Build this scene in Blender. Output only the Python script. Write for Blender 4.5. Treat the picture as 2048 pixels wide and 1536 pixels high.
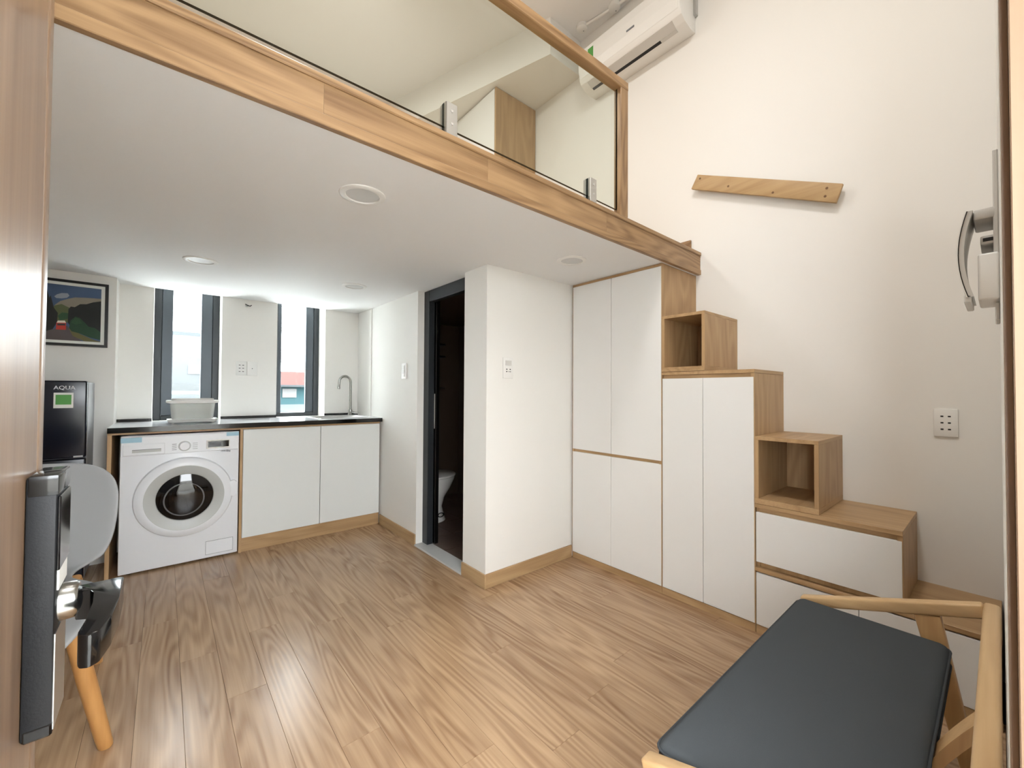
import bpy, bmesh, math, random
from mathutils import Vector, Matrix
random.seed(7)
for o in list(bpy.data.objects): bpy.data.objects.remove(o, do_unlink=True)
S = bpy.context.scene
COL = S.collection
PI = math.pi

# ---------------------------------------------------------------- camera
def set_camera():
    yaw, pitch, roll, fpx = math.radians(49.824), math.radians(1.031), math.radians(0.327), 823.8
    F = Vector((math.cos(pitch)*math.cos(yaw), math.cos(pitch)*math.sin(yaw), math.sin(pitch)))
    R0 = Vector((math.sin(yaw), -math.cos(yaw), 0)); U0 = R0.cross(F)
    R = math.cos(roll)*R0 + math.sin(roll)*U0; U = -math.sin(roll)*R0 + math.cos(roll)*U0
    cd = bpy.data.cameras.new('camera'); cam = bpy.data.objects.new('camera', cd); COL.objects.link(cam)
    cd.sensor_width = 36; cd.lens = fpx/2048*36; cd.clip_start = 0.01; cd.clip_end = 200
    m = Matrix((R, U, -F)).transposed().to_4x4(); m.translation = Vector((0, 0, 1.14))
    cam.matrix_world = m
    S.camera = cam
set_camera()

# ---------------------------------------------------------------- world, light, exposure
S.view_settings.view_transform = 'Standard'; S.view_settings.look = 'None'
S.view_settings.gamma = 1; S.view_settings.use_curve_mapping = False
S.view_settings.exposure = 0.44
wd = bpy.data.worlds.new('overcast_sky'); S.world = wd; wd.use_nodes = True
bg = wd.node_tree.nodes['Background']; bg.inputs[0].default_value = (0.92, 0.965, 1.0, 1); bg.inputs[1].default_value = 17.0

def area(name, loc, size, power, color, rot=(0, 0, 0), shape='DISK'):
    l = bpy.data.lights.new(name, 'AREA'); l.shape = shape; l.size = size; l.energy = power; l.color = color
    o = bpy.data.objects.new(name, l); COL.objects.link(o); o.location = loc; o.rotation_euler = rot
    return o
WARM = (1.0, 0.985, 0.965)
area('ceiling_lamp_light', (0.75, 0.55, 3.955), 0.45, 25, WARM)
area('loft_lamp_light', (0.55, 2.75, 3.955), 0.40, 24, WARM)

# ---------------------------------------------------------------- materials
def lin(c):
    return tuple(((v/255)/12.92 if v/255 <= .04045 else ((v/255+.055)/1.055)**2.4) for v in c) + (1,)
def newmat(name):
    m = bpy.data.materials.new(name); m.use_nodes = True
    nt = m.node_tree; b = nt.nodes['Principled BSDF']
    return m, nt, b
def plain(name, rgb, rough=.5, metal=0., spec=.5, trans=0., ior=1.45, alpha=1., emit=None, coat=0.):
    m, nt, b = newmat(name)
    b.inputs['Base Color'].default_value = lin(rgb); b.inputs['Roughness'].default_value = rough
    b.inputs['Metallic'].default_value = metal; b.inputs['Specular IOR Level'].default_value = spec
    b.inputs['Transmission Weight'].default_value = trans; b.inputs['IOR'].default_value = ior
    b.inputs['Alpha'].default_value = alpha; b.inputs['Coat Weight'].default_value = coat
    if emit: b.inputs['Emission Color'].default_value = lin(rgb); b.inputs['Emission Strength'].default_value = emit
    return m
def bumpy(name, rgb, rough=.5, scale=80., strength=.05, var=.03, spec=.5, dist=.01):
    """plain colour with slight tone variation and a fine relief"""
    m, nt, b = newmat(name); N = nt.nodes.new; L = nt.links.new
    tc = N('ShaderNodeTexCoord'); n1 = N('ShaderNodeTexNoise'); n1.inputs['Scale'].default_value = 1.7
    L(tc.outputs['Object'], n1.inputs['Vector'])
    mx = N('ShaderNodeMix'); mx.data_type = 'RGBA'
    c = lin(rgb); mx.inputs[6].default_value = tuple(v*(1-var) for v in c[:3])+(1,); mx.inputs[7].default_value = tuple(min(1, v*(1+var)) for v in c[:3])+(1,)
    L(n1.outputs['Fac'], mx.inputs[0]); L(mx.outputs[2], b.inputs['Base Color'])
    n2 = N('ShaderNodeTexNoise'); n2.inputs['Scale'].default_value = scale; n2.inputs['Detail'].default_value = 3
    L(tc.outputs['Object'], n2.inputs['Vector'])
    bp = N('ShaderNodeBump'); bp.inputs['Strength'].default_value = strength; bp.inputs['Distance'].default_value = dist
    L(n2.outputs['Fac'], bp.inputs['Height']); L(bp.outputs['Normal'], b.inputs['Normal'])
    b.inputs['Roughness'].default_value = rough; b.inputs['Specular IOR Level'].default_value = spec
    return m
def wood(name, light, dark, axis='X', ring=11., stretch=5., rough=.4, contrast=.55, tone=.12, spec=.4, scale=1., pores=.5):
    """oak: contour-like cathedral grain along one axis, fine pores, tone of its own for every board"""
    m, nt, b = newmat(name); N = nt.nodes.new; L = nt.links.new
    tc = N('ShaderNodeTexCoord'); oi = N('ShaderNodeObjectInfo')
    mul = N('ShaderNodeMath'); mul.operation = 'MULTIPLY'; mul.inputs[1].default_value = 37.0; L(oi.outputs['Random'], mul.inputs[0])
    add = N('ShaderNodeVectorMath'); add.operation = 'ADD'; L(tc.outputs['Object'], add.inputs[0]); L(mul.outputs[0], add.inputs[1])
    mp = N('ShaderNodeMapping'); a = 1.0*scale; c = stretch*scale
    mp.inputs['Scale'].default_value = {'X': (a, c, c), 'Y': (c, a, c), 'Z': (c, c, a)}[axis]
    L(add.outputs[0], mp.inputs['Vector'])
    n1 = N('ShaderNodeTexNoise'); n1.inputs['Scale'].default_value = 1.25; n1.inputs['Detail'].default_value = 1.6; n1.inputs['Roughness'].default_value = .35
    L(mp.outputs[0], n1.inputs['Vector'])
    k = N('ShaderNodeMath'); k.operation = 'MULTIPLY'; k.inputs[1].default_value = ring*2*PI; L(n1.outputs['Fac'], k.inputs[0])
    sn = N('ShaderNodeMath'); sn.operation = 'SINE'; L(k.outputs[0], sn.inputs[0])
    mr = N('ShaderNodeMapRange'); mr.inputs['From Min'].default_value = -1; mr.inputs['From Max'].default_value = 1; L(sn.outputs[0], mr.inputs['Value'])
    mp2 = N('ShaderNodeMapping'); f = 9*scale
    mp2.inputs['Scale'].default_value = {'X': (f*.35, f*12, f*12), 'Y': (f*12, f*.35, f*12), 'Z': (f*12, f*12, f*.35)}[axis]
    L(add.outputs[0], mp2.inputs['Vector'])
    n2 = N('ShaderNodeTexNoise'); n2.inputs['Scale'].default_value = 1.0; n2.inputs['Detail'].default_value = 4
    L(mp2.outputs[0], n2.inputs['Vector'])
    n3 = N('ShaderNodeTexNoise'); n3.inputs['Scale'].default_value = 2.6; n3.inputs['Detail'].default_value = 1; L(mp.outputs[0], n3.inputs['Vector'])
    # amount = contrast * ring * patch + pores * fine
    m1 = N('ShaderNodeMath'); m1.operation = 'MULTIPLY'; L(mr.outputs[0], m1.inputs[0]); L(n3.outputs['Fac'], m1.inputs[1])
    m2 = N('ShaderNodeMath'); m2.operation = 'MULTIPLY'; L(m1.outputs[0], m2.inputs[0]); m2.inputs[1].default_value = contrast
    m3 = N('ShaderNodeMath'); m3.operation = 'MULTIPLY_ADD'; L(n2.outputs['Fac'], m3.inputs[0]); m3.inputs[1].default_value = pores; L(m2.outputs[0], m3.inputs[2])
    m4 = N('ShaderNodeMath'); m4.operation = 'MULTIPLY_ADD'; L(oi.outputs['Random'], m4.inputs[0]); m4.inputs[1].default_value = tone; L(m3.outputs[0], m4.inputs[2])
    m4.use_clamp = True
    mx = N('ShaderNodeMix'); mx.data_type = 'RGBA'; mx.inputs[6].default_value = lin(light); mx.inputs[7].default_value = lin(dark)
    L(m4.outputs[0], mx.inputs[0]); L(mx.outputs[2], b.inputs['Base Color'])
    bp = N('ShaderNodeBump'); bp.inputs['Strength'].default_value = .06; bp.inputs['Distance'].default_value = .004; bp.invert = True
    L(m3.outputs[0], bp.inputs['Height']); L(bp.outputs['Normal'], b.inputs['Normal'])
    b.inputs['Roughness'].default_value = rough; b.inputs['Specular IOR Level'].default_value = spec
    return m
M = {}
M['wall'] = bumpy('cream_wall_paint', (237, 235, 230), .75, 140, .012, .012, .25)
M['ceil'] = bumpy('white_ceiling_paint', (238, 238, 237), .8, 140, .01, .01, .2)
M['outer'] = bumpy('grey_render', (64, 67, 69), .9, 60, .04, .02, 0)
OAK = ((200, 168, 126), (148, 114, 76))
for ax in 'XYZ': M['oak'+ax] = wood('oak_laminate_'+ax, OAK[0], OAK[1], ax, 7, 5, .42, .45, .18, .4, 1.0, .55)
for ax in 'XYZ': M['fascia'+ax] = wood('oak_veneer_'+ax, (184, 150, 110), (114, 83, 53), ax, 11, 8, .38, .62, .22, .4, .8, .6)
M['plank'] = wood('oak_floor_plank', (200, 168, 133), (126, 93, 65), 'Y', 11, 10, .26, .55, .20, .5, .72, .62)
M['base'] = wood('oak_skirting', (200, 170, 128), (146, 112, 76), 'X', 7, 5, .45, .4, .1)
M['baseY'] = wood('oak_skirting_y', (200, 170, 128), (146, 112, 76), 'Y', 7, 5, .45, .4, .1)
M['beech'] = wood('golden_ash', (214, 182, 136), (168, 128, 84), 'Y', 8, 6, .38, .4, .1, .45, 1.2, .4)
M['beechX'] = wood('golden_ash_x', (214, 182, 136), (168, 128, 84), 'X', 8, 6, .38, .4, .1, .45, 1.2, .4)
M['beechZ'] = wood('golden_ash_z', (206, 168, 118), (156, 114, 70), 'Z', 8, 6, .38, .4, .1, .45, 1.2, .4)
M['legwood'] = wood('honey_wood_leg', (200, 150, 92), (150, 100, 52), 'Z', 6, 6, .4, .4, .1, .45, 1.5, .4)
M['entrywood'] = wood('entry_door_veneer', (140, 116, 94), (94, 72, 54), 'Z', 6, 7, .28, .6, .1, .5, .8, .6)
M['handrail'] = wood('pine_handrail', (196, 166, 122), (150, 114, 74), 'Y', 6, 6, .5, .45, .05, .35, 1.3, .4)
M['white'] = plain('matt_white_laminate', (232, 231, 228), .42, spec=.4)
M['kwhite'] = plain('kitchen_white_laminate', (226, 228, 226), .38, spec=.45)
M['appl'] = plain('white_enamel', (236, 238, 242), .28, spec=.5)
M['applgrey'] = plain('pale_grey_plastic', (190, 192, 190), .35)
M['plastic'] = plain('white_plastic', (235, 234, 230), .35)
M['plasticgrey'] = plain('grey_white_plastic', (205, 203, 198), .4)
M['black'] = plain('black_plastic', (14, 14, 15), .3)
M['hole'] = plain('dark_hole', (30, 28, 26), .7)
M['blackgloss'] = plain('black_lacquer', (10, 10, 11), .12, spec=.6)
M['lockgrey'] = bumpy('anthracite_metal', (22, 23, 25), .5, 400, .04, .03, .25)
M['steel'] = plain('brushed_steel', (200, 200, 198), .28, metal=1)
M['tapsteel'] = plain('satin_tap_steel', (150, 150, 146), .22, metal=1)
M['chrome'] = plain('chrome', (225, 225, 225), .1, metal=1)
M['granite'] = bumpy('black_granite', (16, 16, 18), .10, 300, .01, .2, .5)
M['topstone'] = plain('polished_pale_stone', (228, 229, 233), .15)
M['alu'] = plain('dark_grey_aluminium', (68, 74, 80), .38, metal=.3)
M['aludark'] = plain('anthracite_aluminium', (44, 48, 52), .42, metal=.2)
M['fridge'] = plain('midnight_blue_steel', (14, 19, 34), .2, spec=.4)
M['fridgeside'] = plain('grey_fridge_side', (150, 152, 154), .4)
M['cloth'] = bumpy('charcoal_woven_cloth', (71, 75, 78), .92, 900, .35, .06, .15, .002)
M['seatgrey'] = bumpy('matt_grey_plastic', (150, 151, 152), .48, 500, .03, .02, .4)
M['tile'] = bumpy('brown_bathroom_tile', (98, 80, 70), .35, 40, .05, .1, .4)
M['tilewall'] = bumpy('dark_bathroom_wall_tile', (84, 70, 58), .3, 40, .04, .1, .4)
M['stone'] = bumpy('pale_grey_stone', (196, 196, 194), .4, 120, .03, .03, .4)
M['ceramic'] = plain('white_ceramic', (232, 230, 225), .12, spec=.6)
M['glassblack'] = plain('black_glass', (12, 12, 14), .05, spec=.6)
M['tape'] = plain('light_blue_tape', (158, 196, 214), .35)
M['green'] = plain('green_sticker', (88, 160, 78), .5)
M['paper'] = plain('white_sticker', (238, 240, 234), .5)
M['ink'] = plain('grey_ink', (120, 124, 128), .6)
M['silver'] = plain('silver_lettering', (225, 226, 228), .3, metal=.6)
M['lamp'] = plain('opal_lamp_cover', (250, 246, 238), .5, emit=3.0)
M['diff'] = plain('unlit_diffuser', (208, 208, 206), .4)
def glassmat(name, tint=(1, 1, 1), rough=0.0):
    m, nt, b = newmat(name); N = nt.nodes.new; L = nt.links.new
    out = nt.nodes['Material Output']; tr = N('ShaderNodeBsdfTransparent'); tr.inputs[0].default_value = tint+(1,)
    gl = N('ShaderNodeBsdfGlossy'); gl.inputs['Roughness'].default_value = rough
    lw = N('ShaderNodeLayerWeight'); lw.inputs['Blend'].default_value = .5
    pw = N('ShaderNodeMath'); pw.operation = 'POWER'; pw.inputs[1].default_value = 5; L(lw.outputs['Facing'], pw.inputs[0])
    fr = N('ShaderNodeMath'); fr.operation = 'MULTIPLY_ADD'; fr.inputs[1].default_value = .9; fr.inputs[2].default_value = .035; L(pw.outputs[0], fr.inputs[0])
    mx = N('ShaderNodeMixShader'); L(fr.outputs[0], mx.inputs[0]); L(tr.outputs[0], mx.inputs[1]); L(gl.outputs[0], mx.inputs[2]); L(mx.outputs[0], out.inputs['Surface'])
    return m
M['glass'] = glassmat('clear_sheet_glass', (.95, .98, .96))
M['winglass'] = glassmat('window_glass', (.97, .99, .98))
M['glassedge'] = plain('dark_green_glass_edge', (22, 34, 34), .2)
M['frost'] = plain('milky_plastic', (226, 227, 222), .2, trans=.5, ior=1.2)

# ---------------------------------------------------------------- mesh helpers
WP = {}                                             # world position of every object by name
def place(o, origin, parent):
    COL.objects.link(o); WP[o.name] = Vector(origin)
    if parent:
        o.parent = parent; o.location = Vector(origin)-WP[parent.name]
    else: o.location = origin
def tag(o, label=None, cat=None, group=None, kind=None):
    if label: o['label'] = label
    if cat: o['category'] = cat
    if group: o['group'] = group
    if kind: o['kind'] = kind
    return o
def thing(name, loc, label, cat, group=None):
    o = bpy.data.objects.new(name, None); o.empty_display_size = .1; place(o, loc, None)
    return tag(o, label, cat, group)
def finish(name, bm, mat, parent=None, smooth=False, origin=None):
    bmesh.ops.recalc_face_normals(bm, faces=bm.faces)
    if origin is None:
        xs = [v.co for v in bm.verts]
        lo = [min(c[i] for c in xs) for i in range(3)]; hi = [max(c[i] for c in xs) for i in range(3)]
        origin = Vector(((lo[0]+hi[0])/2, (lo[1]+hi[1])/2, lo[2]))
    origin = Vector(origin)
    bmesh.ops.translate(bm, verts=bm.verts, vec=-origin)
    me = bpy.data.meshes.new(name); bm.to_mesh(me); bm.free()
    for m in (mat if isinstance(mat, (list, tuple)) else [mat]): me.materials.append(m)
    if smooth:
        for p in me.polygons: p.use_smooth = True
        try: me.set_sharp_from_angle(angle=math.radians(38))
        except Exception: pass
    o = bpy.data.objects.new(name, me); place(o, origin, parent)
    return o
def abox(bm, x0, x1, y0, y1, z0, z1, bev=0., seg=1, mi=0):
    v = [bm.verts.new(p) for p in ((x0, y0, z0), (x1, y0, z0), (x1, y1, z0), (x0, y1, z0), (x0, y0, z1), (x1, y0, z1), (x1, y1, z1), (x0, y1, z1))]
    fs = [bm.faces.new([v[i] for i in q]) for q in ((3, 2, 1, 0), (4, 5, 6, 7), (0, 1, 5, 4), (1, 2, 6, 5), (2, 3, 7, 6), (3, 0, 4, 7))]
    for f in fs: f.material_index = mi
    if bev:
        es = {e for f in fs for e in f.edges}
        r = bmesh.ops.bevel(bm, geom=list(es), offset=bev, segments=seg, affect='EDGES', profile=.5)
        for f in r['faces']: f.material_index = mi
def box(name, x0, x1, y0, y1, z0, z1, mat, parent=None, bev=0., seg=1):
    bm = bmesh.new(); abox(bm, x0, x1, y0, y1, z0, z1, bev, seg)
    return finish(name, bm, mat, parent, smooth=seg > 1)
def aprism(bm, pts, axis, a0, a1, mi=0):
    """polygon pts extruded along an axis: X -> pts are (y,z); Y -> (x,z); Z -> (x,y)"""
    def P(p, a): return {'X': (a, p[0], p[1]), 'Y': (p[0], a, p[1]), 'Z': (p[0], p[1], a)}[axis]
    A = [bm.verts.new(P(p, a0)) for p in pts]; Bv = [bm.verts.new(P(p, a1)) for p in pts]; n = len(pts)
    fs = [bm.faces.new(A), bm.faces.new(Bv[::-1])] + [bm.faces.new((A[i], A[(i+1) % n], Bv[(i+1) % n], Bv[i])) for i in range(n)]
    for f in fs: f.material_index = mi
    return fs
def prism(name, pts, axis, a0, a1, mat, parent=None, bev=0., seg=1, smooth=False):
    bm = bmesh.new(); aprism(bm, pts, axis, a0, a1)
    if bev: bmesh.ops.bevel(bm, geom=list(bm.edges), offset=bev, segments=seg, affect='EDGES', profile=.5)
    return finish(name, bm, mat, parent, smooth or seg > 1)
def alathe(bm, prof, centre, axis='Z', n=40, mi=0, a0=0., a1=2*PI):
    """profile of (radius, height along axis) turned about an axis through centre"""
    cx, cy, cz = centre; rings = []
    full = abs(a1-a0-2*PI) < 1e-6; k = n if full else n+1
    for r, h in prof:
        ring = []
        for i in range(k):
            t = a0+(a1-a0)*i/n; c, s = math.cos(t)*r, math.sin(t)*r
            ring.append(bm.verts.new({'Z': (cx+c, cy+s, cz+h), 'Y': (cx+c, cy+h, cz+s), 'X': (cx+h, cy+c, cz+s)}[axis]))
        rings.append(ring)
    for a, b in zip(rings, rings[1:]):
        for i in range(n):
            j = (i+1) % k
            f = bm.faces.new((a[i], a[j], b[j], b[i])); f.material_index = mi
def lathe(name, prof, centre, axis, mat, parent=None, n=40):
    bm = bmesh.new(); alathe(bm, prof, centre, axis, n); return finish(name, bm, mat, parent, True)
def atube(bm, pts, rad, n=12, squash=None, mi=0):
    """round bar through points; rad may be one per point"""
    pts = [Vector(p) for p in pts]; rads = rad if isinstance(rad, (list, tuple)) else [rad]*len(pts); rings = []
    up = None
    for i, p in enumerate(pts):
        t = (pts[min(i+1, len(pts)-1)]-pts[max(i-1, 0)]).normalized()
        if up is None:
            up = Vector((0, 0, 1)) if abs(t.z) < .9 else Vector((0, 1, 0))
        a = t.cross(up).normalized(); b = a.cross(t).normalized(); up = b
        r = rads[i]; ra, rb = (r, r) if squash is None else (r*squash[0], r*squash[1])
        rings.append([bm.verts.new(p+a*math.cos(2*PI*j/n)*ra+b*math.sin(2*PI*j/n)*rb) for j in range(n)])
    for a, b in zip(rings, rings[1:]):
        for j in range(n):
            f = bm.faces.new((a[j], a[(j+1) % n], b[(j+1) % n], b[j])); f.material_index = mi
    bm.faces.new(rings[0]).material_index = mi; bm.faces.new(rings[-1]).material_index = mi
def tube(name, pts, rad, mat, parent=None, n=12, squash=None):
    bm = bmesh.new(); atube(bm, pts, rad, n, squash); return finish(name, bm, mat, parent, True)
def wall_with_holes(name, axis, a0, a1, u0, u1, z0, z1, holes, mat):
    """slab with rectangular openings; axis is the thin direction, u the horizontal run; holes are (u0,u1,z0,z1)"""
    us = sorted({u0, u1} | {h[0] for h in holes} | {h[1] for h in holes}); zs = sorted({z0, z1} | {h[2] for h in holes} | {h[3] for h in holes})
    bm = bmesh.new()
    for ua, ub in zip(us, us[1:]):
        for za, zb in zip(zs, zs[1:]):
            um, zm = (ua+ub)/2, (za+zb)/2
            if any(h[0] < um < h[1] and h[2] < zm < h[3] for h in holes): continue
            if axis == 'Y': abox(bm, ua, ub, a0, a1, za, zb)
            elif axis == 'X': abox(bm, a0, a1, ua, ub, za, zb)
            else: abox(bm, ua, ub, za, zb, a0, a1)
    bmesh.ops.remove_doubles(bm, verts=bm.verts, dist=1e-5)
    seen = {}
    for f in list(bm.faces):                           # drop faces shared by two cells
        key = tuple(round(c, 4) for c in f.calc_center_median())
        seen.setdefault(key, []).append(f)
    bmesh.ops.delete(bm, geom=[f for v in seen.values() if len(v) > 1 for f in v], context='FACES_ONLY')
    return tag(finish(name, bm, mat), kind='structure')
def text(name, s, size, mat, parent, loc, rot, extrude=.0006):
    cu = bpy.data.curves.new(name, 'FONT'); cu.body = s; cu.size = size; cu.extrude = extrude; cu.align_x = 'CENTER'; cu.align_y = 'CENTER'
    t = bpy.data.objects.new(name+'_tmp', cu); COL.objects.link(t)
    dg = bpy.context.evaluated_depsgraph_get(); me = bpy.data.meshes.new_from_object(t.evaluated_get(dg))
    bpy.data.objects.remove(t, do_unlink=True)
    me.materials.clear(); me.materials.append(mat)
    o = bpy.data.objects.new(name, me); place(o, loc, parent); o.rotation_euler = rot
    return o

# ================================================================= the setting
XR, YB, ZC, ZL, XB, YF = 2.585, 4.0, 4.03, 1.885, 1.435, 1.93   # right wall, window wall, ceiling, loft underside, bathroom walls
XL = -1.60
def struct(o): return tag(o, kind='structure')
fl = struct(box('floor', XL, XR, -.003, YB, -.06, -.012, M['hole']))
# single laid planks, staggered
PW, PLEN, GAP = .1275, 1.22, .0007
ix = 0; x = XL+.011
while x < 2.2:
    x1 = x+PW; y = -.003-random.choice((.15, .45, .75, 1.0))-.07*(ix % 3)
    while y < 3.99:
        ya, yb = max(y, -.002), min(y+PLEN, 3.99)
        if x > XB: yb = min(yb, 1.99)
        if yb-ya > .04:
            box('plank', x+GAP/2, x1-GAP/2, ya+GAP/2, yb-GAP/2, -.012, 0, M['plank'], fl, .0004)
        y += PLEN
    x = x1; ix += 1
struct(box('wall_right', XR, XR+.12, -.15, YB+.3, -.06, ZC+.1, M['wall']))
struct(box('wall_left', XL-.12, XL, -.15, YB+.3, -.06, ZC+.1, M['wall']))
WIN1, WIN2 = (-.066, .345, .90, 1.965), (.735, 1.125, .90, 1.965)
wall_with_holes('wall_back', 'Y', YB, YB+.26, XL, XR, -.06, ZC+.1, [WIN1, WIN2], M['wall'])
struct(box('wall_picture', XL, -.252, 3.806, YB, -.012, ZL, M['wall']))
wall_with_holes('wall_entry', 'Y', -.14, -.003, XL, XR, -.06, ZC+.1, [(-.165, .69, -.06, 2.12)], M['wall'])
struct(box('ceiling', XL, XR, -.14, YB+.26, ZC, ZC+.1, M['ceil']))
# loft slab, its underside is the low ceiling over the kitchen
struct(box('ceiling_loft', XL, XR, 1.234, YB, ZL, 1.99, M['ceil']))
struct(box('floor_loft', XL, XR, 1.30, YB, 1.99, 2.0, M['oakX']))
# skewed dropped beam at the far end of the loft ceiling
struct(prism('ceiling_beam', [(2.231, 2.207), (XR, 2.207), (XR, YB), (1.671, YB)], 'Z', 3.74, ZC, M['wall']))
# bathroom walls
wall_with_holes('wall_bathroom', 'X', XB, XB+.10, YF, YB, -.012, ZL, [(2.165, 2.79, -.012, ZL)], M['wall'])
struct(box('wall_bathroom_front', XB+.10, XR, YF, YF+.10, -.012, ZL, M['wall']))
# little pilaster by the window corner
struct(box('trim_1', XB-.008, XB, 3.675, YB, .907, ZL, M['wall']))
# bathroom lining
struct(box('floor_bathroom', XB+.10, XR, YF+.1, YB, -.05, -.022, M['hole']))
bf = bpy.data.objects['floor_bathroom']
for i in range(4):
    for j in range(7):
        xa = XB+.10+i*.27; ya = YF+.10+j*.283
        box('tile', xa+.002, min(xa+.268, XR), ya+.002, min(ya+.281, YB), -.022, -.010, M['tile'], bf, .001)
struct(box('wall_shower', XR-.012, XR, YF+.1, YB, -.01, ZL, M['tilewall']))
struct(box('wall_bathroom_back', XB+.10, XR-.012, YB-.012, YB, -.01, ZL, M['tilewall']))
struct(box('wall_bathroom_side', XB+.112, XR-.012, YF+.10, YF+.112, -.01, ZL, M['tilewall']))
struct(box('wall_bathroom_inner', XB+.10, XB+.112, 2.80, YB-.012, -.01, ZL, M['tilewall']))
struct(box('ceiling_bathroom', XB+.112, XR-.012, YF+.112, YB-.012, ZL-.012, ZL, M['tilewall']))
# threshold
struct(box('trim_2', XB-.012, XB+.10, 2.165, 2.79, -.012, .012, M['stone'], None, .002))
# skirtings
struct(box('baseboard_bathroom', XB-.012, XB, 2.79, 3.44, 0, .082, M['baseY'], None, .002))
struct(box('baseboard_corner', XB-.012, XB, YF-.012, 2.165, 0, .082, M['baseY'], None, .002))
struct(box('baseboard_front', XB, 2.17, YF-.012, YF, 0, .082, M['base'], None, .002))
struct(box('baseboard_loft', XR-.014, XR, 1.272, 2.74, 2.0, 2.122, M['fasciaY'], None, .006, 3))
struct(box('baseboard_left', XL, XL+.012, 0, 3.80, 0, .082, M['baseY'], None, .002))
# unseen gallery behind the camera, left open for sky fill through the doorway
struct(box('floor_gallery', -2.5, 3.5, -1.5, -.003, -.12, -.001, M['stone']))
struct(box('wall_parapet', -2.5, 3.5, -1.6, -1.5, -.12, 1.25, M['wall']))  # unseen parapet, made taller to hold back sky light at the doorway
struct(box('wall_light_blocker', -8, 9, -5.6, -5.3, -6, 2.0, bumpy('grey_light_blocker', (150, 148, 144), .8, 60, .04, .04, .2)))  # unseen wall added to block low sky light from the doorway
struct(box('ceiling_gallery', -2.5, 3.5, -1.6, -.14, 2.75, 2.9, M['ceil']))

# windows: dark aluminium sliding frames
ZW = 1.965
def window(n, x0, x1, lw, rw, label):
    y = 4.20; r = thing('window_%d' % n, ((x0+x1)/2, y, .90), label, 'window'); r['kind'] = 'structure'
    box('frame', x0, x0+.045, y, y+.055, .90, ZW, M['aludark'], r, .003)
    box('frame', x1-.045, x1, y, y+.055, .90, ZW, M['aludark'], r, .003)
    box('frame', x0+.045, x1-.045, y, y+.055, .90, .935, M['aludark'], r, .003)
    box('frame', x0+.045, x1-.045, y, y+.055, ZW-.012, ZW, M['aludark'], r, .003)
    if lw > .046: box('sash_stile', x0+.045, x0+lw, y+.012, y+.045, .935, ZW-.012, M['alu'], r, .003)
    if rw > .046: box('sash_stile', x1-rw, x1-.045, y+.012, y+.045, .935, ZW-.012, M['alu'], r, .003)
    box('pane', x0+lw, x1-rw, y+.026, y+.031, .935, ZW-.012, M['winglass'], r)
    return r
window(1, -.066, .345, .112, .120, 'narrow dark framed window behind the dish rack')
window(2, .735, 1.125, .075, .112, 'narrow dark framed window left of the kitchen tap')

# ================================================================= view outside the windows
def gable_house():
    r = thing('neighbour_house', (5.2, 21, -2.2), 'distant house with red roof and turquoise walls seen through window', 'house')
    box('wall', 3.4, 7.4, 20, 25, -3.0, 1.36, plain('turquoise_render', (52, 74, 78), .9, spec=0), r)
    bm = bmesh.new(); aprism(bm, [(19.6, 1.36), (25.4, 1.36), (22.5, 2.05)], 'X', 3.2, 7.6); finish('roof', bm, plain('red_roof_tiles', (80, 50, 48), .9, spec=0), r)
    for xx in (3.9, 5.0, 6.1): box('window', xx, xx+.55, 19.95, 20.0, .82, 1.2, plain('grey_shutter', (100, 100, 100), .6), r)
    box('fascia', 3.2, 7.6, 19.58, 19.62, 1.28, 1.37, M['outer'], r)
gable_house()
def white_block():
    r = thing('neighbour_block', (.4, 15, -3), 'pale flat-roofed building seen through window behind dish rack', 'building')
    box('wall', -2.4, 2.2, 15, 19, -3.0, 1.0, M['outer'], r)
    box('upper_wall', -1.6, 1.9, 16, 19, 1.0, 2.9, M['outer'], r)
    box('parapet', -2.4, 2.2, 14.95, 15.05, 1.0, 1.1, M['alu'], r)
    box('sign', .55, 1.0, 15.97, 16.0, 1.62, 1.9, M['alu'], r)
    for i in range(4): box('window', .05+i*.35, .28+i*.35, 14.97, 15.0, .25, .6, M['alu'], r)
white_block()
box('neighbour_terrace', 2.6, 9, 9, 19, -1.2, .55, M['outer']); tag(bpy.data.objects['neighbour_terrace'], 'pale low terrace roof below the red-roofed house outside', 'building')

# ================================================================= loft edge: fascia, railing
fz = thing('trim_3', (.5, 1.22, ZL), 'oak fascia beam along the edge of the loft floor', 'beam'); fz['kind'] = 'structure'
box('edge_strip', XL, XR, 1.212, 1.234, ZL-.002, ZL+.030, M['fasciaX'], fz, .002)
xs = [XL, -.55, .33, .905, 1.62, XR]
for a, b in zip(xs, xs[1:]): box('fascia_board', a+.0003, b-.0003, 1.217, 1.234, ZL+.031, 2.004, M['fasciaX'], fz)
box('cap_board', XL, XR, 1.210, 1.300, 2.004, 2.026, M['fasciaX'], fz, .003)

gr = thing('glass_railing', (.6, 1.25, 2.026), 'frameless glass loft railing with oak top rail and end post', 'railing')
YG = 1.25
bm = bmesh.new(); abox(bm, XL+.02, 1.744, YG-.005, YG+.005, 2.066, 2.675)
for v in bm.verts:
    if v.co.z > 2.5: v.co.z = 2.688-.130*(1.806-v.co.x)/3.386+.004
bm.normal_update()
for f in bm.faces: f.material_index = 0 if abs(f.normal.y) > .5 else 1
finish('glass_pane', bm, [M['glass'], M['glassedge']], gr)
box('post', 1.744, 1.806, 1.222, 1.266, 2.026, 2.70, M['fasciaZ'], gr, .003)
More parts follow.
